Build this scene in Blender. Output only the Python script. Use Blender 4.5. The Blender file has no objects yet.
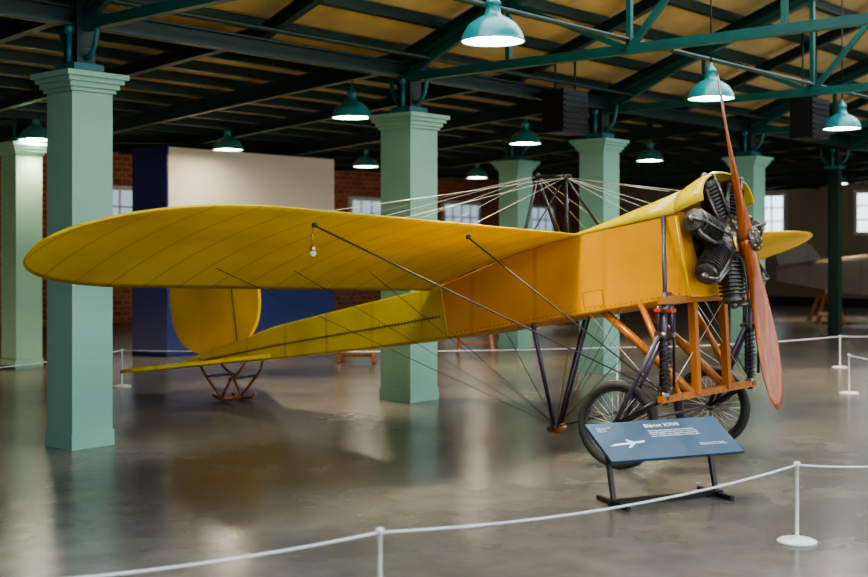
import bpy, bmesh, math, random
from math import sin, cos, pi, radians, sqrt, atan2
from mathutils import Vector, Matrix
random.seed(4)
scene = bpy.context.scene
COL = scene.collection
V = Vector
try:
    scene.view_settings.look = 'AgX - Medium High Contrast'
except Exception: pass

# ------------------------------------------------------------------ materials
def new_mat(name):
    m = bpy.data.materials.new(name); m.use_nodes = True
    nt = m.node_tree
    return m, nt, nt.nodes, nt.links, nt.nodes['Principled BSDF']

def mat(name, col, rough=0.5, metal=0.0, noise=0.0, nscale=8.0, coat=0.0, bump=0.0, emit=None, estr=0.0, col2=None):
    m, nt, N, L, p = new_mat(name)
    p.inputs['Base Color'].default_value = (*col, 1)
    p.inputs['Roughness'].default_value = rough
    p.inputs['Metallic'].default_value = metal
    p.inputs['Coat Weight'].default_value = coat
    if emit:
        p.inputs['Emission Color'].default_value = (*emit, 1)
        p.inputs['Emission Strength'].default_value = estr
    if noise > 0 or bump > 0:
        tc = N.new('ShaderNodeTexCoord'); n = N.new('ShaderNodeTexNoise')
        n.inputs['Scale'].default_value = nscale; n.inputs['Detail'].default_value = 6
        L.new(tc.outputs['Object'], n.inputs['Vector'])
        if noise > 0:
            mx = N.new('ShaderNodeMix'); mx.data_type = 'RGBA'
            c2 = col2 if col2 else tuple(c * (1 - noise) for c in col)
            mx.inputs[6].default_value = (*c2, 1); mx.inputs[7].default_value = (*col, 1)
            r = N.new('ShaderNodeValToRGB'); r.color_ramp.elements[0].position = .35; r.color_ramp.elements[1].position = .65
            L.new(n.outputs['Fac'], r.inputs['Fac']); L.new(r.outputs['Color'], mx.inputs[0])
            L.new(mx.outputs[2], p.inputs['Base Color'])
        if bump > 0:
            b = N.new('ShaderNodeBump'); b.inputs['Strength'].default_value = bump; b.inputs['Distance'].default_value = .02
            L.new(n.outputs['Fac'], b.inputs['Height']); L.new(b.outputs['Normal'], p.inputs['Normal'])
    return m

def fabric_mat(name, col, axis=1, pitch=0.27, trans=0.25, dark=0.72, mott=.84):
    m, nt, N, L, p = new_mat(name)
    tc = N.new('ShaderNodeTexCoord'); sx = N.new('ShaderNodeSeparateXYZ')
    L.new(tc.outputs['Object'], sx.inputs[0])
    d = N.new('ShaderNodeMath'); d.operation = 'DIVIDE'; d.inputs[1].default_value = pitch
    L.new(sx.outputs[axis], d.inputs[0])
    f = N.new('ShaderNodeMath'); f.operation = 'FRACT'; L.new(d.outputs[0], f.inputs[0])
    s = N.new('ShaderNodeMath'); s.operation = 'SUBTRACT'; s.inputs[1].default_value = .5; L.new(f.outputs[0], s.inputs[0])
    a = N.new('ShaderNodeMath'); a.operation = 'ABSOLUTE'; L.new(s.outputs[0], a.inputs[0])
    r = N.new('ShaderNodeValToRGB'); r.color_ramp.elements[0].position = .006; r.color_ramp.elements[1].position = .05
    L.new(a.outputs[0], r.inputs['Fac'])
    n = N.new('ShaderNodeTexNoise'); n.inputs['Scale'].default_value = 1.8; n.inputs['Detail'].default_value = 6
    L.new(tc.outputs['Object'], n.inputs['Vector'])
    mx0 = N.new('ShaderNodeMix'); mx0.data_type = 'RGBA'
    mx0.inputs[6].default_value = (col[0]*mott, col[1]*(mott-.05), col[2]*.8, 1); mx0.inputs[7].default_value = (*col, 1)
    rr = N.new('ShaderNodeValToRGB'); rr.color_ramp.elements[0].position = .32; rr.color_ramp.elements[1].position = .62
    L.new(n.outputs['Fac'], rr.inputs['Fac']); L.new(rr.outputs['Color'], mx0.inputs[0])
    mx = N.new('ShaderNodeMix'); mx.data_type = 'RGBA'; mx.blend_type = 'MIX'
    mx.inputs[6].default_value = (col[0]*dark, col[1]*dark*.92, col[2]*dark, 1)
    L.new(r.outputs['Color'], mx.inputs[0]); L.new(mx0.outputs[2], mx.inputs[7])
    L.new(mx.outputs[2], p.inputs['Base Color'])
    p.inputs['Roughness'].default_value = .5
    p.inputs['Coat Weight'].default_value = .1
    b = N.new('ShaderNodeBump'); b.inputs['Strength'].default_value = .3; b.inputs['Distance'].default_value = .01
    L.new(a.outputs[0], b.inputs['Height']); L.new(b.outputs['Normal'], p.inputs['Normal'])
    if trans > 0:
        t = N.new('ShaderNodeBsdfTranslucent'); L.new(mx.outputs[2], t.inputs['Color'])
        ms = N.new('ShaderNodeMixShader'); ms.inputs[0].default_value = trans
        out = N['Material Output']
        L.new(p.outputs[0], ms.inputs[1]); L.new(t.outputs[0], ms.inputs[2]); L.new(ms.outputs[0], out.inputs['Surface'])
    return m

def wood_mat(name, c1, c2, scale=3.0, rough=.35, coat=.4, stretch=(1, 1, 12)):
    m, nt, N, L, p = new_mat(name)
    tc = N.new('ShaderNodeTexCoord'); mp = N.new('ShaderNodeMapping')
    mp.inputs['Scale'].default_value = (stretch[2], stretch[1]*stretch[2], stretch[0])
    L.new(tc.outputs['Object'], mp.inputs['Vector'])
    n = N.new('ShaderNodeTexNoise'); n.inputs['Scale'].default_value = scale; n.inputs['Detail'].default_value = 5
    L.new(mp.outputs[0], n.inputs['Vector'])
    mx = N.new('ShaderNodeMix'); mx.data_type = 'RGBA'
    mx.inputs[6].default_value = (*c1, 1); mx.inputs[7].default_value = (*c2, 1)
    r = N.new('ShaderNodeValToRGB'); r.color_ramp.elements[0].position = .35; r.color_ramp.elements[1].position = .65
    L.new(n.outputs['Fac'], r.inputs['Fac']); L.new(r.outputs['Color'], mx.inputs[0])
    L.new(mx.outputs[2], p.inputs['Base Color'])
    p.inputs['Roughness'].default_value = rough; p.inputs['Coat Weight'].default_value = coat
    return m

def floor_mat():
    m, nt, N, L, p = new_mat('polished_concrete')
    tc = N.new('ShaderNodeTexCoord')
    n1 = N.new('ShaderNodeTexNoise'); n1.inputs['Scale'].default_value = .6; n1.inputs['Detail'].default_value = 9; n1.inputs['Roughness'].default_value = .6
    n2 = N.new('ShaderNodeTexNoise'); n2.inputs['Scale'].default_value = 4; n2.inputs['Detail'].default_value = 8
    L.new(tc.outputs['Object'], n1.inputs['Vector']); L.new(tc.outputs['Object'], n2.inputs['Vector'])
    r1 = N.new('ShaderNodeValToRGB')
    r1.color_ramp.elements[0].position = .33; r1.color_ramp.elements[0].color = (.105, .108, .108, 1)
    r1.color_ramp.elements[1].position = .68; r1.color_ramp.elements[1].color = (.215, .198, .17, 1)
    L.new(n1.outputs['Fac'], r1.inputs['Fac'])
    mx = N.new('ShaderNodeMix'); mx.data_type = 'RGBA'; mx.blend_type = 'MULTIPLY'; mx.inputs[0].default_value = .6
    r2 = N.new('ShaderNodeValToRGB')
    r2.color_ramp.elements[0].position = .3; r2.color_ramp.elements[0].color = (.55, .55, .55, 1)
    r2.color_ramp.elements[1].position = .65; r2.color_ramp.elements[1].color = (1, 1, 1, 1)
    L.new(n2.outputs['Fac'], r2.inputs['Fac'])
    L.new(r1.outputs['Color'], mx.inputs[6]); L.new(r2.outputs['Color'], mx.inputs[7])
    L.new(mx.outputs[2], p.inputs['Base Color'])
    mr = N.new('ShaderNodeMapRange'); mr.inputs['To Min'].default_value = .15; mr.inputs['To Max'].default_value = .33
    L.new(n1.outputs['Fac'], mr.inputs['Value']); L.new(mr.outputs[0], p.inputs['Roughness'])
    p.inputs['IOR'].default_value = 1.5
    b = N.new('ShaderNodeBump'); b.inputs['Strength'].default_value = .16; b.inputs['Distance'].default_value = .015
    L.new(n2.outputs['Fac'], b.inputs['Height']); L.new(b.outputs['Normal'], p.inputs['Normal'])
    return m

def brick_mat():
    m, nt, N, L, p = new_mat('red_brick')
    tc = N.new('ShaderNodeTexCoord'); mp = N.new('ShaderNodeMapping'); mp.inputs['Rotation'].default_value = (radians(90), 0, 0)
    L.new(tc.outputs['Object'], mp.inputs['Vector'])
    b = N.new('ShaderNodeTexBrick'); b.inputs['Scale'].default_value = 2.2
    b.inputs['Color1'].default_value = (.50, .16, .08, 1); b.inputs['Color2'].default_value = (.30, .085, .045, 1)
    b.inputs['Mortar'].default_value = (.46, .38, .3, 1)
    L.new(mp.outputs[0], b.inputs['Vector']); L.new(b.outputs['Color'], p.inputs['Base Color'])
    p.inputs['Roughness'].default_value = .9
    return m

M = {}
M['floor'] = floor_mat()
M['brick'] = brick_mat()
M['cream'] = mat('cream_wall_paint', (.46, .39, .29), .85, noise=.1, nscale=1)
M['deck'] = mat('tan_roof_boards', (.56, .42, .21), .8, noise=.3, nscale=1.5)
M['steel'] = mat('dark_green_steel', (.007, .036, .03), .45, noise=.3, nscale=6)
M['truss'] = mat('green_truss_paint', (.006, .09, .078), .4, noise=.25, nscale=5)
M['column'] = mat('pale_green_paint', (.24, .46, .38), .55, noise=.08, nscale=2)
M['white'] = mat('white_enamel', (.8, .8, .78), .35)
M['yellow'] = fabric_mat('yellow_doped_fabric', (.88, .66, .03), trans=.3)
M['yellow_plain'] = fabric_mat('yellow_fuselage_fabric', (.90, .67, .035), axis=0, pitch=.6, trans=.1, dark=.82)
M['orange'] = fabric_mat('orange_fuselage_fabric', (.95, .45, .015), axis=0, pitch=.62, trans=.1, dark=.86)
M['hood'] = mat('yellow_hood_paint', (.88, .66, .03), .35, coat=.4, noise=.15, nscale=5)
M['prop'] = wood_mat('mahogany_propeller', (.30, .055, .009), (.50, .12, .018), coat=.3, rough=.3)
M['ash'] = wood_mat('varnished_ash', (.40, .125, .022), (.56, .20, .035), coat=.5)
M['trestle'] = wood_mat('trestle_wood', (.26, .09, .035), (.36, .14, .05))
M['tube'] = mat('purple_grey_steel_tube', (.11, .095, .14), .35, metal=.5)
M['black'] = mat('black_enamel', (.012, .012, .014), .35)
M['engine'] = mat('engine_steel', (.28, .265, .24), .38, metal=.85, noise=.55, nscale=20)
M['engine_dark'] = mat('engine_cylinder_steel', (.17, .16, .145), .42, metal=.8, noise=.5, nscale=25)
M['bulkhead'] = mat('bulkhead_grey_steel', (.09, .082, .075), .5, metal=.5, noise=.3)
M['copper'] = mat('copper_pipe', (.45, .20, .09), .35, metal=1)
M['brass'] = mat('brass', (.75, .55, .2), .3, metal=1)
M['red'] = mat('red_bungee_band', (.65, .05, .03), .6)
M['rubber'] = mat('tyre_rubber', (.045, .045, .042), .7, noise=.3, nscale=15)
M['wire_l'] = mat('bright_bracing_wire', (.62, .6, .55), .35, metal=.6)
M['wire_d'] = mat('dark_bracing_wire', (.05, .045, .05), .5)
M['cord'] = mat('lacing_cord', (.14, .07, .01), .8)
M['teal'] = mat('teal_lamp_enamel', (.02, .24, .25), .3, coat=.5)
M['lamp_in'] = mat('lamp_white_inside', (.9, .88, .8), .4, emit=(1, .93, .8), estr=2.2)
M['bulb'] = mat('lamp_bulb_glass', (1, .95, .85), .3, emit=(1, .88, .66), estr=130)
M['navy'] = mat('navy_panel_laminate', (.012, .03, .16), .4)
M['panel_c'] = mat('cream_panel_laminate', (.76, .70, .61), .6)
M['rope'] = mat('white_rope', (.82, .85, .9), .6)
M['sign'] = mat('slate_blue_sign_face', (.02, .065, .12), .4, coat=.1)
M['ink'] = mat('white_sign_ink', (.8, .85, .9), .5)
M['beige'] = fabric_mat('brown_beige_linen', (.15, .11, .075), axis=0, pitch=.5, trans=0)
M['daylight'] = mat('daylight_window_glass', (.8, .9, 1), .2, emit=(.8, .93, 1), estr=2.2)
M['dimlight'] = mat('dim_window_glass', (.3, .4, .45), .2, emit=(.65, .85, 1), estr=.55)
M['roof_fill'] = mat('roof_fill_glow', (.8, .9, 1), .2, emit=(.85, .93, 1), estr=3)  # glow for the added roof strips, a source of fill light
M['cast'] = mat('blue_green_cast_iron', (.02, .14, .17), .4)

# ------------------------------------------------------------------ mesh builder
class MB:
    def __init__(s): s.bm = bmesh.new(); s.mats = []
    def mi(s, m):
        m = M[m]
        if m not in s.mats: s.mats.append(m)
        return s.mats.index(m)
    def face(s, vs, mi, smooth=False):
        try:
            f = s.bm.faces.new(vs); f.material_index = mi; f.smooth = smooth
            return f
        except ValueError: return None
    def loft(s, secs, m, closed=True, caps=True, smooth=True):
        mi = s.mi(m)
        R = [[s.bm.verts.new(p) for p in sec] for sec in secs]
        n = len(secs[0])
        for i in range(len(R)-1):
            for j in range(n if closed else n-1):
                k = (j+1) % n
                s.face([R[i][j], R[i][k], R[i+1][k], R[i+1][j]], mi, smooth)
        if caps and closed:
            s.face(R[0][::-1], mi); s.face(R[-1], mi)
        return R
    def _frame(s, d):
        d = V(d).normalized()
        up = V((0, 0, 1)) if abs(d.z) < .95 else V((1, 0, 0))
        x = d.cross(up).normalized(); y = x.cross(d).normalized()
        return x, y
    def tube(s, p, q, r, m, seg=8, r2=None):
        p = V(p); q = V(q)
        if (q-p).length < 1e-6: return
        x, y = s._frame(q-p); r2 = r if r2 is None else r2
        s.loft([[c + (x*cos(2*pi*i/seg)+y*sin(2*pi*i/seg))*rr for i in range(seg)] for c, rr in ((p, r), (q, r2))], m)
    def path(s, pts, r, m, seg=6):
        pts = [V(p) for p in pts]; secs = []
        for i, p in enumerate(pts):
            d = pts[min(i+1, len(pts)-1)] - pts[max(i-1, 0)]
            x, y = s._frame(d)
            rr = r[i] if isinstance(r, (list, tuple)) else r
            secs.append([p + (x*cos(2*pi*k/seg)+y*sin(2*pi*k/seg))*rr for k in range(seg)])
        s.loft(secs, m)
    def beam(s, p, q, w, h, m):
        p = V(p); q = V(q); x, y = s._frame(q-p)
        s.loft([[c - x*w/2 - y*h/2, c + x*w/2 - y*h/2, c + x*w/2 + y*h/2, c - x*w/2 + y*h/2] for c in (p, q)], m, smooth=False)
    def ibeam(s, p, q, w, h, m, t=.018):
        p = V(p); q = V(q); x, y = s._frame(q-p)
        s.beam(p, q, t, h, m)
        for sg in (-1, 1): s.beam(p + y*sg*(h/2), q + y*sg*(h/2), w, t, m)
    def box(s, c, size, m, rz=0):
        c = V(c); R = Matrix.Rotation(rz, 3, 'Z'); a, b, d = [v/2 for v in size]
        s.loft([[c + R @ V((x*a, y*b, z*d)) for x, y in ((-1, -1), (1, -1), (1, 1), (-1, 1))] for z in (-1, 1)], m, smooth=False)
    def lathe(s, prof, c, axis, m, seg=24, caps=False, smooth=True):
        c = V(c); d = V(axis).normalized(); x, y = s._frame(d)
        s.loft([[c + d*z + (x*cos(2*pi*i/seg)+y*sin(2*pi*i/seg))*max(r, 1e-4) for i in range(seg)] for r, z in prof], m, caps=caps, smooth=smooth)
    def torus(s, c, axis, R, r, m, seg=40, ms=10):
        c = V(c); d = V(axis).normalized(); x, y = s._frame(d); mi = s.mi(m)
        rings = []
        for i in range(seg):
            t = 2*pi*i/seg; e = x*cos(t)+y*sin(t)
            rings.append([s.bm.verts.new(c + e*(R + r*cos(2*pi*k/ms)) + d*r*sin(2*pi*k/ms)) for k in range(ms)])
        for i in range(seg):
            for k in range(ms):
                s.face([rings[i][k], rings[i][(k+1) % ms], rings[(i+1) % seg][(k+1) % ms], rings[(i+1) % seg][k]], mi, True)
    def ball(s, c, r, m, seg=12):
        prof = [(r*sin(pi*i/8), -r*cos(pi*i/8)) for i in range(9)]
        s.lathe(prof, c, (0, 0, 1), m, seg)
    def plate(s, outline, nrm, t, m, smooth=False):
        n = V(nrm).normalized()*t/2
        s.loft([[V(p)-n for p in outline], [V(p)+n for p in outline]], m, smooth=False)
    def done(s, name, parent=None, loc=None, rz=0, solid=0):
        bmesh.ops.recalc_face_normals(s.bm, faces=s.bm.faces)
        me = bpy.data.meshes.new(name); s.bm.to_mesh(me); s.bm.free()
        for m in s.mats: me.materials.append(m)
        o = bpy.data.objects.new(name, me); COL.objects.link(o)
        if loc is not None: o.location = loc
        o.rotation_euler[2] = rz
        if parent: o.parent = parent
        if solid:
            md = o.modifiers.new('thickness', 'SOLIDIFY'); md.thickness = solid
        return o

def empty(name, loc, rz=0):
    e = bpy.data.objects.new(name, None); COL.objects.link(e); e.location = loc; e.rotation_euler[2] = rz
    e.empty_display_size = .2
    return e

# ------------------------------------------------------------------ camera
F = 1205.0; CAMH = 1.5; HOR = 249.0
cd = bpy.data.cameras.new('camera'); cam = bpy.data.objects.new('camera', cd); COL.objects.link(cam)
cam.location = (0, 0, CAMH); cam.rotation_euler = (radians(90), 0, 0)
cd.sensor_width = 36; cd.lens = 36*F/868; cd.shift_y = -(288.5-HOR)/868
cd.clip_end = 200
cd.dof.use_dof = True; cd.dof.focus_distance = 8.2; cd.dof.aperture_fstop = 1.8
scene.camera = cam
def ground(px, Y):
    return (px-434)/F*Y

# ------------------------------------------------------------------ building frame
BO = V((-2.71, 9.22, 0)); BA = radians(48.7)
Ad = V((cos(BA), sin(BA), 0)); Bd = V((-sin(BA), cos(BA), 0))
SP = 3.67
def W(a, b, z=0): return BO + Ad*a + Bd*b + V((0, 0, z))
def to_ab(x, y):
    d = V((x, y, 0)) - BO
    return d.dot(Ad), d.dot(Bd)
A0, A1, B0, B1 = -14.0, 26.0, -12.0, 13.0
def roof(b):
    c = -b
    if c >= 0: return 3.55 + .35*min(c, 5.5) - .35*max(0, c-5.5)
    if c > -5.6: return 3.55 + .35*c/5.6
    return 3.2 + .45*(-c-5.6)/7.4

mb = MB(); mb.loft([[(A0-.2, B0-.2, -.1), (A1+.2, B0-.2, -.1), (A1+.2, B1+.2, -.1), (A0-.2, B1+.2, -.1)],
                    [(A0-.2, B0-.2, 0), (A1+.2, B0-.2, 0), (A1+.2, B1+.2, 0), (A0-.2, B1+.2, 0)]], 'floor', smooth=False)
mb.done('floor', loc=BO, rz=BA)

mb = MB()
bs = [B1, 5.6, 0, -2.6, -4.6, -5.5, -7.2, -9.2, -11, B0]
for i in range(len(bs)-1):
    b0, b1 = bs[i], bs[i+1]
    m = 'roof_fill' if (b0, b1) in ((-2.6, -4.6), (-7.2, -9.2)) else 'deck'  # glowing strips added out of view to light the hall
    mb.loft([[(A0, b0, roof(b0)), (A1, b0, roof(b0)), (A1, b0, roof(b0)+.06), (A0, b0, roof(b0)+.06)],
             [(A0, b1, roof(b1)), (A1, b1, roof(b1)), (A1, b1, roof(b1)+.06), (A0, b1, roof(b1)+.06)]], m, smooth=False)
mb.done('ceiling', loc=BO, rz=BA)

mb = MB()
b = B1-.3
while b > B0+.2:
    mb.beam((A0, b, roof(b)-.05), (A1, b, roof(b)-.05), .08, .10, 'steel')
    b -= .60
for k in range(-7, 14):
    a = k*SP/2
    if a < A0+.2 or a > A1-.2: continue
    hh = .10 if (k % 2 and k > 0) else .15
    for b0, b1 in ((B1, 5.6), (5.6, 0), (0, -5.5), (-5.5, B0)):
        mb.ibeam((a, b0, roof(b0)-.10-hh/2), (a, b1, roof(b1)-.10-hh/2), .09, hh, 'steel')
mb.ibeam((A0, 0, 3.27), (A1, 0, 3.27), .10, .13, 'steel')
mb.done('roof_steelwork', loc=BO, rz=BA)

mb = MB()
for k in range(-3, 7):
    a = k*SP
    if a > A1-.3 or a < A0: continue
    z = 3.2
    mb.beam((a, 0, z), (a, -11, z), .08, .08, 'truss')
    mb.beam((a, 0, roof(0)-.24), (a, -5.5, roof(-5.5)-.24), .08, .09, 'truss')
    mb.beam((a, -5.5, roof(-5.5)-.24), (a, -11, roof(-11)-.24), .08, .09, 'truss')
    nodes = [0.0, 1.3, 2.6, 4.0, 5.5, 7.0, 8.4, 9.7, 11.0]
    for i in range(len(nodes)-1):
        c0, c1 = nodes[i], nodes[i+1]
        up0, up1 = roof(-c0)-.24, roof(-c1)-.24
        mb.beam((a, -c1, z), (a, -c1, up1), .045, .045, 'truss')
        if i % 2 == 0: mb.beam((a, -c0, z), (a, -c1, up1), .05, .05, 'truss')
        else: mb.beam((a, -c0, up0), (a, -c1, z), .05, .05, 'truss')
mb.tube((A0, -.35, 3.36), (A1, -.35, 3.36), .022, 'steel')
mb.tube((A0, -2.6, 3.28), (A1, -2.6, 3.28), .022, 'steel')
mb.done('roof_truss', loc=BO, rz=BA)

def wall(name, p, q, h, m):
    mb = MB(); mb.beam(V(p)+V((0, 0, h/2)), V(q)+V((0, 0, h/2)), .2, h, m); return mb.done(name, loc=BO, rz=BA)
wall('wall_back', (A0, B1+.1, 0), (A1, B1+.1, 0), 3.7, 'brick')
wall('wall_right', (A1+.1, B0, 0), (A1+.1, B1, 0), 5.6, 'cream')
wall('wall_front', (A0, B0-.1, 0), (A1, B0-.1, 0), 3.3, 'cream')
wall('wall_left', (A0-.1, B0, 0), (A0-.1, B1, 0), 5.6, 'cream')

wn = [0]
def window(cx, cy, z0, z1, w, along, cols=4, rows=4, sgn=1, gl='daylight'):
    wn[0] += 1
    mb = MB(); zc = (z0+z1)/2; h = z1-z0
    def P(u, z, off): return (cx+u, cy-off*sgn, z) if along == 'a' else (cx-off*sgn, cy+u, z)
    def bx(u0, u1, za, zb, off, t, m):
        c = P((u0+u1)/2, (za+zb)/2, off); s = (abs(u1-u0), t, abs(zb-za)) if along == 'a' else (t, abs(u1-u0), abs(zb-za))
        mb.box(c, s, m)
    bx(-w/2, w/2, z0, z1, .01, .02, gl)
    for u in (-w/2, w/2): bx(u-.05, u+.05, z0-.05, z1+.05, .03, .08, 'white')
    for z in (z0, z1): bx(-w/2, w/2, z-.05, z+.05, .03, .08, 'white')
    for i in range(1, cols): u = -w/2+w*i/cols; bx(u-.018, u+.018, z0, z1, .03, .05, 'white')
    for i in range(1, rows): z = z0+h*i/rows; bx(-w/2, w/2, z-.018, z+.018, .03, .05, 'white')
    mb.done('window_%d' % wn[0], loc=BO, rz=BA)
for a in (-8, -4.5, 9.5, 13, 16.5, 20, 23.5):
    window(a, B1, 1.2, 2.75, 1.5, 'a', gl='dimlight')
for a in (-9, -4.5, 0, 4.5, 9, 13.5):
    window(a, B0, .9, 2.9, 3.2, 'a', 8, 5, sgn=-1)  # off-camera windows added to throw light on the aircraft
for px in (766, 878):
    k = (px-434)/F; Y = (A1 + BO.y*sin(BA) + BO.x*cos(BA))/(cos(BA)*k+sin(BA)); aa, bb = to_ab(k*Y, Y)
    window(A1, bb, 1.9, 3.0, 1.15, 'b', 3, 3)
mb = MB()
mb.beam((A1-.02, B0, .1), (A1-.02, B1, .1), .04, .2, 'steel'); mb.done('baseboard_right', loc=BO, rz=BA)

# ------------------------------------------------------------------ columns
def column(a, b, clad=True, name='column', w=.36):
    mb = MB(); top = roof(b)-.1
    if clad:
        mb.box((a, b, .06), (w+.02, w+.02, .12), 'column')
        mb.box((a, b, 1.40), (w, w, 2.74), 'column')
        for z, s, t in ((2.70, w+.04, .03), (2.735, w+.08, .04), (2.775, w+.13, .04), (2.81, w+.18, .04)):
            mb.box((a, b, z), (s, s, t), 'column')
        z0 = 2.8
    else:
        z0 = 0
        mb.box((a, b, .02), (.34, .34, .04), 'steel')
    mb.box((a, b, (z0+top)/2), (.10, .13, top-z0), 'steel')
    for s in (-1, 1): mb.box((a, b+s*.08, (z0+top)/2), (.16, .02, top-z0), 'steel')
    zz = 2.85
    mb.box((a, b, zz+.03), (.26, .26, .05), 'cast')
    for s in (-1, 1):
        mb.path([(a, b+s*(.09+.16*sin(t*pi/2)), zz+.1+.3*(1-cos(t*pi/2))) for t in [i/6 for i in range(7)]], .022, 'cast')
        mb.tube((a+s*.09, b, zz), (a+s*.09, b, zz+.3), .025, 'cast')
        mb.ball((a+s*.09, b, zz+.32), .045, 'cast')
    mb.done(name, loc=BO, rz=BA)
column(-2*SP, 0); column(-SP, 0); column(.0, 0, w=.35)
column(SP+.06, -.0, w=.40); column(2*SP-.08, .08, w=.35); column(3*SP, 0)
column(4*SP, .25, False, 'steel_column')
a, b = to_ab(1.24, 18.3); column(a, b)
a, b = to_ab(-5.2, 15.2); column(a, b)

# ------------------------------------------------------------------ pendant lamps
def lamp(px, ybot, z=2.86, e=380):
    Y = (z-CAMH)*F/(HOR-ybot); X = ground(px, Y)
    a, b = to_ab(X, Y); top = roof(b)
    mb = MB()
    outer = [(.215, 0), (.21, .012), (.20, .05), (.165, .11), (.105, .155), (.06, .175), (.05, .20), (.045, .24), (.06, .25), (.045, .27), (.02, .30), (.012, .33)]
    mb.lathe(outer, (0, 0, 0), (0, 0, 1), 'teal', 32)
    inner = [(.205, .006), (.19, .05), (.155, .105), (.10, .145), (.001, .16)]
    mb.lathe(inner, (0, 0, 0), (0, 0, 1), 'lamp_in', 32)
    mb.torus((0, 0, .006), (0, 0, 1), .21, .007, 'teal', 32, 6)
    mb.lathe([(.001, .01), (.10, .012), (.135, .03), (.10, .07), (.04, .12), (.001, .14)], (0, 0, 0), (0, 0, 1), 'bulb', 20)
    mb.tube((0, 0, .3), (0, 0, top-z), .008, 'black')
    mb.lathe([(.001, top-z-.05), (.05, top-z-.05), (.05, top-z)], (0, 0, 0), (0, 0, 1), 'black', 12)
    o = mb.done('pendant_lamp', loc=(X, Y, z))
    ld = bpy.data.lights.new('lamp_light', 'SPOT'); ld.energy = e; ld.color = (1, .76, .44); ld.spot_size = radians(85); ld.spot_blend = .7
    ld.shadow_soft_size = .10
    lo = bpy.data.objects.new('lamp_light', ld); COL.objects.link(lo); lo.parent = o; lo.location = (0, 0, -.02)
for px, y in ((493, 42), (352, 118), (366, 167), (525, 144), (650, 161), (711, 99), (842, 129), (477, 178), (838, 184), (36, 140), (228, 150)):
    lamp(px, y, e=230 if px in (36, 228, 493, 711) else 380)

# ------------------------------------------------------------------ hanging heater boxes
def heater(X, Y, z, s):
    a, b = to_ab(X, Y); mb = MB()
    mb.box((a, b, z), (s, s*.6, s), 'black')
    for i in range(7): mb.box((a, b-s*.31, z-s*.4+i*s*.13), (s*.9, .02, .02), 'black')
    for sx in (-1, 1): mb.tube((a+sx*s*.4, b, z+s/2), (a+sx*s*.4, b, roof(b)), .012, 'steel')
    mb.done('hanging_heater', loc=BO, rz=BA)
heater(1.48, 13.6, 3.04, .48); heater(4.55, 14.6, 3.07, .48)

# ------------------------------------------------------------------ exhibition display wall
a, b = to_ab(ground(168, 16.7), 16.7)
mb = MB(); Lp, Wd = 3.2, .8
mb.box((a+Lp/2, b+Wd/2, .6), (Lp, Wd, 1.2), 'navy')
mb.box((a+Lp/2+.01, b+Wd/2, 2.06), (Lp-.02, Wd-.02, 1.72), 'panel_c')
mb.box((a-.01, b+Wd/2, 1.47), (.03, Wd+.02, 2.94), 'navy')
mb.box((a+Lp/2, b+Wd/2, .04), (Lp-.04, Wd-.04, .08), 'black')
mb.done('exhibition_display_wall', loc=BO, rz=BA)

# ------------------------------------------------------------------ AIRCRAFT
PX = empty('vintage_monoplane', (1.69, 8.72, 0), radians(-41))
PIT = radians(10); HUB = V((.57, 0, 1.59)); FW = V((cos(PIT), 0, sin(PIT))); UP = V((-sin(PIT), 0, cos(PIT)))
def FF(l, y, h): return HUB - FW*l + UP*h + V((0, y, 0))
def lerp(a, b, t): return a+(b-a)*t
def interp(tab, x):
    for i in range(len(tab)-1):
        if tab[i][0] <= x <= tab[i+1][0]:
            t = (x-tab[i][0])/(tab[i+1][0]-tab[i][0]); return [lerp(tab[i][k], tab[i+1][k], t) for k in range(1, len(tab[i]))]
    return list(tab[-1][1:]) if x > tab[-1][0] else list(tab[0][1:])
LF = .25
LS = 2.50
L0 = 1.06   # wing leading edge station
FUS = [(LF, .36, .21, -.38), (1.1, .36, .21, -.38), (1.7, .35, .17, -.38), (LS, .33, .05, -.38), (3.5, .27, .035, -.35), (4.7, .18, .005, -.30),
       (5.6, .10, -.08, -.25), (6.4, .03, -.165, -.195)]
def fsec(l):
    hw, t, bt = interp(FUS, l); r = .015 if t-bt > .06 else .004
    return [FF(l, -hw, bt+r), FF(l, -hw+r, bt), FF(l, hw-r, bt), FF(l, hw, bt+r), FF(l, hw, t-r), FF(l, hw-r, t), FF(l, -hw+r, t), FF(l, -hw, t-r)]
mb = MB(); mb.loft([fsec(l) for l in (LF, .8, 1.1, 1.7, LS)], 'orange', smooth=False)
for i in range(50):
    l = LF+.04+i*.0435; mb.ball(FF(l, -interp(FUS, l)[0]-.001, -.345), .0045, 'cord', 6)
for l in (LF+.02, LS-.02):
    h1 = interp(FUS, l)[1]
    mb.tube(FF(l, -interp(FUS, l)[0]-.003, -.37), FF(l, -interp(FUS, l)[0]-.003, h1-.02), .006, 'hood')
hx = [(.95, -.33), (1.12, -.33), (1.12, -.22), (.95, -.22), (.95, -.33)]
for (l0, h0), (l1, h1) in zip(hx[:-1], hx[1:]): mb.tube(FF(l0, -.361, h0), FF(l1, -.361, h1), .0015, 'cord', 5)
mb.done('fuselage_front', PX)
mb = MB(); mb.loft([fsec(l) for l in (LS, 3.5, 4.7, 5.6, 6.4)], 'yellow_plain', smooth=False)
pts = []
for i in range(86):
    l = LS+.03+i*.040; hw, t, bt = interp(FUS, l); h = lerp(bt, t, .42)
    pts.append(FF(l, -hw-.003, h))
    mb.tube(FF(l, -hw-.004, h+.012), FF(l+.02, -hw-.004, h-.012), .0032, 'cord', 5)
    mb.tube(FF(l, hw+.004, h+.012), FF(l+.02, hw+.004, h-.012), .0032, 'cord', 5)
mb.path(pts, .003, 'cord')
mb.done('fuselage_rear', PX)

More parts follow.
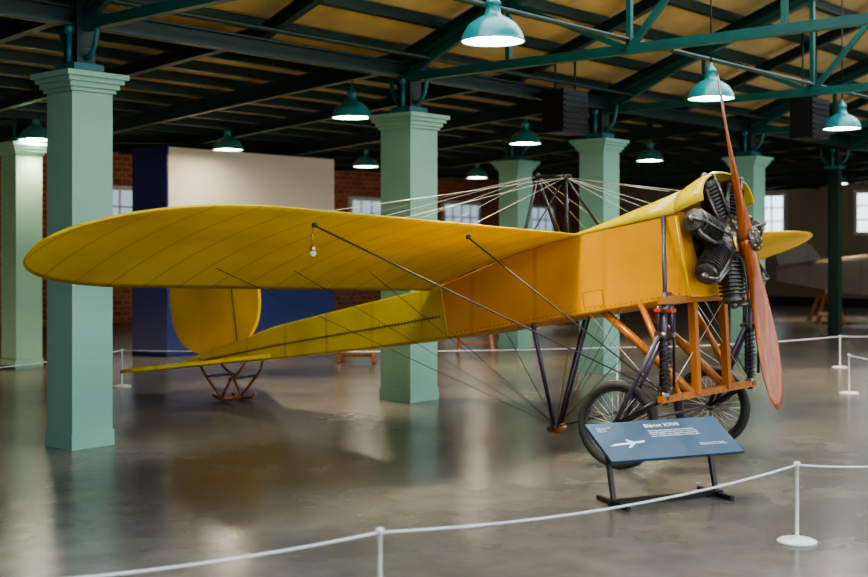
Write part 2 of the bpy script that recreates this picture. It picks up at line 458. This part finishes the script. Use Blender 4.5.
def deck(l, hw, rise, n=14, base=.205): return [FF(l, -hw*cos(pi*i/n), base+rise*sin(pi*i/n)**.75) for i in range(n+1)]
mb = MB(); mb.loft([deck(l, hw, r) for l, hw, r in ((1.24, .36, .012), (1.0, .362, .06), (.75, .365, .11), (.5, .37, .155), (LF+.02, .375, .195))], 'hood', closed=False)
mb.loft([deck(l, hw, r, base=bb) for l, hw, r, bb in ((LF+.02, .375, .195, .205), (.2, .38, .21, .22), (.12, .385, .225, .235), (.06, .385, .225, .245), (.035, .375, .205, .25))], 'hood', closed=False)
mb.done('engine_hood', PX, solid=.008)

mb = MB()
pts = [FF(1.95+.30*cos(t), .24*sin(t), .20-.05*cos(t)) for t in [2*pi*i/24 for i in range(25)]]
mb.path(pts, .035, 'hood', 8)
mb.plate([FF(1.95+.29*cos(t), .22*sin(t), .185-.05*cos(t)) for t in [2*pi*i/24 for i in range(24)]], UP, .02, 'black')  # black plate stands in for the shade inside the cockpit opening
mb.box(FF(2.15, 0, .24), (.05, .3, .2), 'cord')
mb.done('cockpit_coaming', PX)

# wings
CH = 1.54
def dihed(side): return (.045, .034) if side < 0 else (.022, .006)
def wh(l, L, side=-1):
    vv = (l-L0)/CH; d0, d1 = dihed(side)
    return .20-(l-L0)*.115 + L*lerp(d0, d1, vv)
def wing(side, name):
    mb = MB(); NS, NV = 44, 14
    LTOT = 3.92 if side < 0 else 4.12
    up_, lo_ = [], []
    for i in range(NS+1):
        s = i/NS
        s = 1-(1-s)**1.5
        L = LTOT*s-.02; y = side*(.35+L)
        mid = L0+CH*.52
        if s < .72: LE, TE = L0, L0+CH
        else:
            t = (s-.72)/.28; k = max(0.012, (1-t**2.2))**(1/2.2)
            LE = mid-(mid-L0)*k; TE = mid+(L0+CH-mid)*k
        ch = TE-LE; U, Lw = [], []
        for j in range(NV+1):
            v = j/NV; v = v*v*(3-2*v)*.5+v*.5; l = LE+ch*v
            h = wh(l, L, side)
            cam_ = 4*v*(1-v)*.05*ch
            th = .075*ch*(sqrt(v)*(1-v))*.96+.004
            U.append(FF(l, y, h+cam_+th*.7)); Lw.append(FF(l, y, h+cam_*.75-th*.3))
        up_.append(U); lo_.append(Lw)
    mb.loft([U+Lw[::-1] for U, Lw in zip(up_, lo_)], 'yellow')
    return mb.done(name, PX)
wing(-1, 'wing_starboard'); wing(1, 'wing_port')
def wp(side, L, l, off=0):
    v = (l-L0)/CH
    return FF(l, side*(.35+L), wh(l, L, side)+4*v*(1-v)*.05*CH*.8+off)

mb = MB()
for sd in (-1, 1):
    out = [(4.55, .02), (4.9, .22), (5.3, .46), (5.7, .70), (5.9, .80), (6.05, .85), (6.2, .85), (6.33, .79), (6.43, .65), (6.48, .35), (6.48, .02)]
    mb.plate([FF(l, sd*y, -.235+(l-5.4)*.04) for l, y in out], UP, .035, 'yellow_plain')
mb.done('tailplane', PX)
mb = MB()
out = []
for i in range(40):
    t = 2*pi*i/40; c, s_ = cos(t), sin(t); e = 2/2.5
    out.append((5.76+.70*math.copysign(abs(c)**e, c), .42+.55*math.copysign(abs(s_)**e, s_)))
mb.plate([FF(l, 0, h) for l, h in out], (0, 1, 0), .035, 'yellow')
mb.tube(FF(5.45, 0, -.15), FF(5.45, 0, .9), .02, 'tube')
mb.done('rudder', PX)
mb = MB()
feet = FF(5.60, 0, 0); fx = feet.x+.05
for sd in (-1, 1):
    for dx in (-.36, .34):
        top = V((fx+dx, sd*.11, .40)); foot = V((fx, sd*.12, .03))
        mid = V((fx+dx*.55, sd*.16, .24))
        mb.path([top, lerp(top, mid, .5)+V((dx*.06, 0, -.01)), mid, lerp(mid, foot, .5)+V((-dx*.06, 0, -.02)), foot], .014, 'trestle')
    mb.path([(fx-.13, sd*.12, .05), (fx, sd*.12, .015), (fx+.16, sd*.12, .03), (fx+.22, sd*.12, .08)], .016, 'trestle')
mb.tube((fx, -.14, .03), (fx, .14, .03), .016, 'trestle')
mb.tube((fx-.17, -.17, .24), (fx-.17, .17, .24), .012, 'tube')
mb.tube((fx+.17, -.17, .24), (fx+.17, .17, .24), .012, 'tube')
mb.done('tail_skid', PX)

# engine
mb = MB(); C = FF(.11, 0, .0)
mb.lathe([(.001, -.13), (.10, -.13), (.15, -.09), (.155, 0), (.15, .07), (.10, .09), (.06, .10), (.05, .12), (.001, .12)], C, FW, 'engine', 28)
for k in range(8):
    t = 2*pi*k/8+.3; d = V((0, 1, 0))*cos(t)+UP*sin(t); mb.tube(C+d*.11+FW*.07, C+d*.11+FW*.10, .012, 'brass', 6)
for k in range(7):
    t = 2*pi*k/7+.15; d = V((0, 1, 0))*cos(t)+UP*sin(t)
    prof = [(.06, .13)]
    r = .17
    while r < .40:
        prof += [(.068, r), (.092, r+.005), (.092, r+.011), (.068, r+.016)]; r += .027
    prof += [(.065, .415), (.078, .42), (.078, .445), (.03, .46), (.001, .46)]
    mb.lathe(prof, C, d, 'engine_dark', 20, smooth=False)
    tt = FW.cross(d)
    mb.tube(C+FW*.10+d*.12+tt*.03, C+FW*.095+d*.47+tt*.03, .009, 'engine')
    mb.tube(C+FW*.095+d*.47+tt*.03, C+d*.475, .012, 'engine')
    mb.ball(C+d*.465, .032, 'engine', 10)
    mb.path([C+FW*.05+d*.12+tt*.08, C+FW*.04+d*.25+tt*.11, C+FW*.03+d*.39+tt*.095, C+FW*.02+d*.44+tt*.03], .018, 'engine')
mb.lathe([(.001, -.13), (.20, -.13), (.22, -.139)], C, FW, 'bulkhead', 28)
mb.done('rotary_engine', PX)

# propeller
mb = MB()
tilt = radians(-2.0)
bd = (UP*cos(tilt)+V((0, 1, 0))*sin(tilt)).normalized(); PC = FF(-.05, 0, -.04)
for sg in (1, -1):
    d = bd*sg; T = FW.cross(d).normalized(); secs = []
    for i in range(26):
        u = i/25; r = 1.175*u
        ch = interp([(0, .11), (.08, .10), (.2, .095), (.4, .14), (.6, .185), (.8, .18), (.92, .13), (.98, .07), (1, .015)], u)[0]
        th = interp([(0, .12), (.08, .10), (.2, .06), (.5, .03), (1, .008)], u)[0]
        tw = radians(interp([(0, 62), (.2, 50), (.5, 30), (1, 15)], u)[0])
        cd_ = T*cos(tw)+FW*sin(tw); nd = FW*cos(tw)-T*sin(tw)
        sweep = T*(.02*sin(u*pi))
        secs.append([PC+d*r+sweep+cd_*(ch/2*cos(q))+nd*(th/2*sin(q)) for q in [2*pi*k/14 for k in range(14)]])
    mb.loft(secs, 'prop')
mb.done('propeller', PX)
mb = MB()
mb.lathe([(.001, -.07), (.085, -.07), (.085, -.055), (.03, -.05)], PC, FW, 'brass', 24)
mb.lathe([(.085, .055), (.085, .065), (.04, .068), (.04, .078), (.03, .085), (.001, .085)], PC, FW, 'engine_dark', 24)
for k in range(8):
    t = 2*pi*k/8; mb.tube(PC+FW*.055+(V((0, 1, 0))*cos(t)+UP*sin(t))*.065, PC+FW*.078+(V((0, 1, 0))*cos(t)+UP*sin(t))*.065, .008, 'brass', 6)
mb.done('propeller_hub', PX)

def wheel(y, name, yaw=0):
    mb = MB(); c = V((0, 0, 0)); ax = V((0, 1, 0))
    mb.torus(c, ax, .270, .032, 'rubber', 48, 12)
    mb.torus(c, ax, .238, .012, 'tube', 48, 8)
    mb.lathe([(.001, -.06), (.022, -.06), (.035, -.045), (.022, -.03), (.022, .03), (.035, .045), (.022, .06), (.001, .06)], c, ax, 'engine', 16)
    for k in range(32):
        t = 2*pi*k/32; t2 = t+(.5 if k % 2 else -.5); sy = -.045 if k % 4 < 2 else .045
        mb.tube(c+V((cos(t2)*.032, sy, sin(t2)*.032)), c+V((cos(t)*.234, 0, sin(t)*.234)), .0026, 'wire_l', 4)
    return mb.done(name, PX, loc=(0, y, .302), rz=yaw)
TR = .66
wheel(-TR, 'wheel_starboard', radians(8)); wheel(TR, 'wheel_port', radians(8))

mb = MB(); CX = .34; ZB, ZT = .50, 1.16; CY = .62
mb.beam((CX, -CY-.06, ZB), (CX, CY+.06, ZB), .045, .045, 'ash')
mb.beam((CX, -CY-.06, ZT), (CX, CY+.06, ZT), .045, .05, 'ash')
for sd in (-1, 1):
    mb.beam((CX+.02, sd*.22, ZB), (CX-.02, sd*.22, ZT+.02), .05, .05, 'ash')
    mb.path([(CX, sd*.24, ZB), (-.1, sd*.27, .85), (-.38, sd*.30, 1.07)], .032, 'ash', 8)
    mb.path([(CX-.02, sd*.40, ZB), (.15, sd*.38, .83), (-.02, sd*.34, 1.12)], .024, 'ash', 8)
mb.done('undercarriage_frame', PX)
mb = MB()
for sd in (-1, 1):
    y = sd*CY
    mb.tube((CX, y, ZB-.04), (CX, y, ZT+.05), .020, 'tube', 12)
    for z in (ZB+.02, ZB+.42, ZT-.06): mb.tube((CX, y, z-.025), (CX, y, z+.025), .032, 'engine', 12)
    mb.path([(CX+.034*cos(q), y+.034*sin(q), ZB+.06+q*.0048) for q in [i*.5 for i in range(140)]], .0045, 'black', 5)
    for dx in (-.05, .05):
        mb.tube((CX+dx, y, ZB+.45), (CX+dx, y, ZT-.04), .012, 'tube', 8)
        mb.tube((CX+dx, y+.03, ZB+.08), (CX+dx, y+.03, ZT-.04), .010, 'black', 8)
    mb.box((CX, y, ZT-.07), (.14, .05, .022), 'red'); mb.box((CX, y, ZB+.43), (.14, .045, .03), 'engine')
    for w in (-.055, .055):
        hubp = V((0, sd*TR+w, .30))
        mb.tube(hubp, (CX-.02, y+w*.6, ZB+.0), .014, 'black', 8)
        mb.tube(hubp, (CX-.03, y+w*.6, ZB+.42), .016, 'tube', 8)
        mb.ball(hubp, .022, 'engine', 8)
    mb.tube((0, sd*TR-.07, .30), (0, sd*TR+.07, .30), .012, 'engine')
    mb.tube((CX, y, ZT), FF(.36, sd*.37, .2), .015, 'tube', 8)
    mb.tube((CX, y, ZT), FF(.40, sd*.37, -.33), .012, 'tube', 8)
    mb.tube((CX, y, ZB), (CX, -sd*.24, ZT), .003, 'wire_l', 5)
    mb.tube((CX, y, ZB), (-.45, sd*.34, 1.03), .003, 'wire_l', 5)
mb.tube((0, -TR, .30), (0, TR, .30), .011, 'tube')
mb.done('undercarriage_struts', PX)

mb = MB(); lb = FF(1.57, 0, 0); LP = V((lb.x, 0, .12))
for sd in (-1, 1):
    t = FF(1.61, sd*.35, -.38); mb.tube(LP+V((0, sd*.03, 0)), t, .016, 'tube', 10)
mb.tube(LP+V((.05, .0, .03)), FF(1.33, .0, -.38), .010, 'tube', 8)
mb.path([LP+V((.07, 0, .02)), LP+V((.02, 0, -.03)), LP+V((-.07, 0, -.02))], .03, 'ash', 8)
mb.tube(LP+V((0, -.06, 0)), LP+V((0, .06, 0)), .02, 'tube')
mb.done('lower_pylon', PX)
mb = MB()
CT = [FF(1.36, 0, .71), FF(1.62, 0, .78)]
for i, l in enumerate((1.22, 1.68)):
    for sd in (-1, 1): mb.tube(FF(l, sd*.3, .15), CT[i], .012, 'black', 8)
mb.tube(CT[0]+FW*.05, CT[1]-FW*.05, .014, 'black')
mb.tube(CT[0], FF(1.68, -.3, .16), .005, 'black'); mb.tube(CT[0], FF(1.68, .3, .16), .005, 'black')
for c in CT: mb.ball(c, .026, 'black')
mb.done('cabane', PX)

mb = MB()
for sd in (-1, 1):
    for L in (1.0, 1.75, 2.45):
        for l, c in ((L0+.25, CT[0]), (L0+1.25, CT[1])):
            mb.tube(c, wp(sd, L, l, .04), .0020, 'wire_l', 5)
    for L in (1.0, 2.42):
        q = wp(sd, L, L0+.25, -.03)
        mb.tube(q, (CX, sd*CY, ZB+.03), .0055, 'wire_d', 6)
        mb.tube(q+V((0, 0, .04)), q-V((0, 0, .01)), .016, 'tube', 8)
        mb.tube(wp(sd, L, L0+1.2, -.01), LP, .0024, 'wire_d', 5)
    mb.tube(wp(sd, 1.75, L0+1.2, -.01), LP, .002, 'wire_d', 5)
    mb.tube(LP, FF(2.4, sd*.33, -.37), .003, 'wire_d', 5)
    mb.tube(LP, FF(.8, sd*.36, -.37), .003, 'wire_d', 5)
    mb.tube(LP, (CX, sd*CY, ZB), .004, 'wire_d', 5)
    mb.tube(CT[0], FF(.32, sd*.3, .37), .0022, 'wire_l', 5)
mb.tube(CT[1], FF(5.45, 0, .9), .002, 'wire_l', 5)
mb.done('bracing_wires', PX)
mb = MB(); q = wp(-1, 2.36, L0+.33, -.02)
mb.tube(q+V((0, 0, .03)), q-V((0, 0, .13)), .005, 'brass'); mb.ball(q-V((0, 0, .155)), .022, 'white'); mb.lathe([(.001, 0), (.016, 0), (.02, .03), (.006, .05)], q-V((0, 0, .15)), (0, 0, 1), 'brass', 12)
mb.done('hanging_plumb_bob', PX)

# ------------------------------------------------------------------ information sign
SG = empty('information_sign', (1.375, 7.2, 0), radians(23))
mb = MB()
w = .46
tl, tr, br, bl = V((-w, .15, .45)), V((w, .15, .45)), V((w, -.16, .28)), V((-w, -.16, .28))
n = (tr-tl).cross(bl-tl).normalized()
mb.plate([bl, br, tr, tl], n, .018, 'sign')
mb.done('panel', SG)
mb = MB()
for sx in (-.36, .36):
    mb.beam((sx, -.18, .015), (sx, .16, .015), .025, .025, 'black')
    mb.beam((sx, -.02, .015), (sx, .08, .40), .025, .025, 'black')
    mb.beam((sx, .12, .415), (sx, -.09, .295), .022, .018, 'black')
mb.beam((-.40, -.02, .02), (.40, -.02, .02), .025, .03, 'black')
mb.done('stand', SG)
def text(body, size, u, v, parent, nm):
    cu = bpy.data.curves.new(nm, 'FONT'); cu.body = body; cu.size = size; cu.extrude = .0006; cu.space_line = 1.05
    o = bpy.data.objects.new(nm, cu); COL.objects.link(o); o.parent = parent
    cu.materials.append(M['ink'])
    ex = V((1, 0, 0)); ey = (tl-bl).normalized(); ez = ex.cross(ey)
    pos = bl + ex*u + ey*v + ez*.0105
    mt = Matrix((ex, ey, ez)).transposed().to_4x4(); mt.translation = pos
    o.matrix_local = mt
text('Blériot XXVII', .045, .38, .285, SG, 'title_text')
text('This single-seat racing monoplane was built for\nspeed and entered in the air races of 1911. It has\na seven cylinder rotary engine and warping wings\nthat are braced from the cabane and lower pylon.', .017, .38, .245, SG, 'body_text')
text('Single-seat racer\nspan 8.9 m\nbuilt 1911', .015, .05, .30, SG, 'caption_text')
text('Wings braced with wire; covered\nin doped linen over a wooden frame', .013, .66, .1, SG, 'side_text')
mb = MB()
ey = (tl-bl).normalized()
def S(u, v): return bl+V((1, 0, 0))*u+ey*v+n*(.0105 if n.z > 0 else -.0105)
def sp(pts): mb.plate([S(u, v) for u, v in pts], n, .001, 'ink')
sp([(.06, .135), (.10, .15), (.30, .165), (.31, .16), (.30, .15), (.10, .135)])
sp([(.17, .11), (.19, .11), (.25, .155), (.22, .158)])
sp([(.20, .16), (.23, .162), (.20, .185), (.185, .185)])
mb.done('sign_aircraft_drawing', SG)

# ------------------------------------------------------------------ rope barriers
def barrier(pts, z=.395, sag=.03, r=.0055):
    mb = MB()
    for X, Y in pts:
        mb.lathe([(.001, 0), (.10, 0), (.10, .008), (.085, .016), (.015, .022), (.009, .03), (.009, .385), (.016, .39), (.016, .41), (.001, .415)], (X, Y, 0), (0, 0, 1), 'white', 24)
    for (x0, y0), (x1, y1) in zip(pts[:-1], pts[1:]):
        mb.path([(lerp(x0, x1, t), lerp(y0, y1, t), z-sag*4*t*(1-t)) for t in [i/12 for i in range(13)]], r, 'rope')
    mb.done('rope_barrier')
def pxY(px, ytop=None, ybase=None):
    Y = (CAMH-.4)*F/(ytop-HOR) if ytop else CAMH*F/(ybase-HOR)
    return ground(px, Y), Y
barrier([pxY(-260, ytop=592), pxY(380, ytop=531), pxY(797, ytop=464), pxY(1040, ytop=440)], r=.005, sag=.06)
barrier([pxY(-120, ytop=378), pxY(122, ytop=350), pxY(617, ytop=347), pxY(840, ytop=336), pxY(960, ytop=330)])
barrier([pxY(849, ytop=355), pxY(1050, ytop=385)])

# ------------------------------------------------------------------ trestles & other exhibits
def trestle(px, ybase, w=.6, h=.42, name='wooden_trestle', rz=0):
    Y = CAMH*F/(ybase-HOR); mb = MB()
    mb.box((0, 0, h), (w, .07, .06), 'trestle')
    for sx in (-1, 1):
        for sy in (-1, 1): mb.beam((sx*w*.42, sy*.15, 0), (sx*w*.36, sy*.02, h), .045, .045, 'trestle')
        mb.beam((sx*w*.4, -.11, h*.4), (sx*w*.4, .11, h*.4), .03, .03, 'trestle')
    mb.beam((-w*.4, 0, h*.4), (w*.4, 0, h*.4), .03, .05, 'trestle')
    mb.done(name, loc=(ground(px, Y), Y, 0), rz=rz)
trestle(357, 362, .55, .22); trestle(475, 352, .6, .32)

SA = empty('antique_biplane', (10.4, 24.4, 0), radians(-6))
mb = MB()
tab = [(-3.4, .05, .85, 1.15), (-2.2, .16, .62, 1.32), (-1.0, .28, .50, 1.45), (0, .36, .46, 1.50), (1.6, .38, .44, 1.52), (2.2, .30, .58, 1.45)]
mb.loft([[(x, -w, z0), (x, w, z0), (x, w, z1-.08), (x, w*.6, z1), (x, -w*.6, z1), (x, -w, z1-.08)] for x, w, z0, z1 in tab], 'beige', smooth=False)
mb.done('fuselage', SA)
mb = MB()
for z in (.72, 2.15): mb.loft([[(-.2, -2.5, z), (1.2, -2.5, z), (1.2, -2.5, z+.05), (-.2, -2.5, z+.03)], [(-.2, 2.5, z), (1.2, 2.5, z), (1.2, 2.5, z+.05), (-.2, 2.5, z+.03)]], 'beige', smooth=False)
mb.done('wings', SA)
mb = MB()
for y in (-2.3, -1.2, 1.2, 2.3):
    for x in (0, 1.0): mb.tube((x, y, .75), (x, y, 2.16), .02, 'trestle')
for y in (-.3, .3):
    for x in (.1, 1.0): mb.tube((x, y, 1.4), (x, y, 2.16), .02, 'trestle')
mb.done('interplane_struts', SA)
mb = MB()
for x in (-2.4, -.4, 1.4):
    z1 = interp(tab, x)[1]
    for sy in (-1, 1):
        for sx in (-1, 1): mb.beam((x+sx*.25, sy*.45, 0), (x+sx*.05, sy*.2, z1), .06, .06, 'trestle')
    mb.box((x, 0, z1-.02), (.2, .8, .06), 'trestle'); mb.box((x, -.4, .2), (.5, .05, .06), 'trestle')
mb.done('support_trestles', SA)
mb = MB()
mb.plate([(-3.3, 0, 1.0), (-2.4, 0, 1.2), (-2.7, 0, 1.6), (-3.1, 0, 1.75), (-3.45, 0, 1.6)], (0, 1, 0), .03, 'beige')
mb.done('fin', SA)

# ------------------------------------------------------------------ lights
def area(name, loc, rot, sx, sy, e, col):
    ld = bpy.data.lights.new(name, 'AREA'); ld.shape = 'RECTANGLE'; ld.size = sx; ld.size_y = sy; ld.energy = e; ld.color = col
    o = bpy.data.objects.new(name, ld); COL.objects.link(o); o.location = loc; o.rotation_euler = rot
    return o
area('roof_fill_light', W(2, -3.6, 4.3), (0, 0, BA), 18, 1.6, 240, (.88, .95, 1))  # added overhead fill, paired with the unseen glowing roof strip
area('roof_fill_light', W(2, -8.2, 4.1), (0, 0, BA), 18, 1.6, 240, (.88, .95, 1))  # second added overhead fill, same out-of-view role
area('window_daylight', W(2, B0+.15, 1.9), (radians(-90), 0, BA+pi), 22, 2.0, 330, (.88, .95, 1))  # added soft fill at the off-camera front windows
area('floor_bounce_fill', W(4, 7.5, .04), (pi, 0, BA), 24, 6, 280, (1, .74, .42))  # added up-facing fill imitating floor bounce onto the ceiling, no fixture
area('floor_bounce_fill', W(13, -3, .04), (pi, 0, BA), 8, 5, 80, (1, .78, .45))  # weaker added bounce fill below the gable side, no fixture
wd = bpy.data.worlds.new('world'); scene.world = wd; wd.use_nodes = True
wd.node_tree.nodes['Background'].inputs[0].default_value = (.5, .55, .6, 1); wd.node_tree.nodes['Background'].inputs[1].default_value = .3
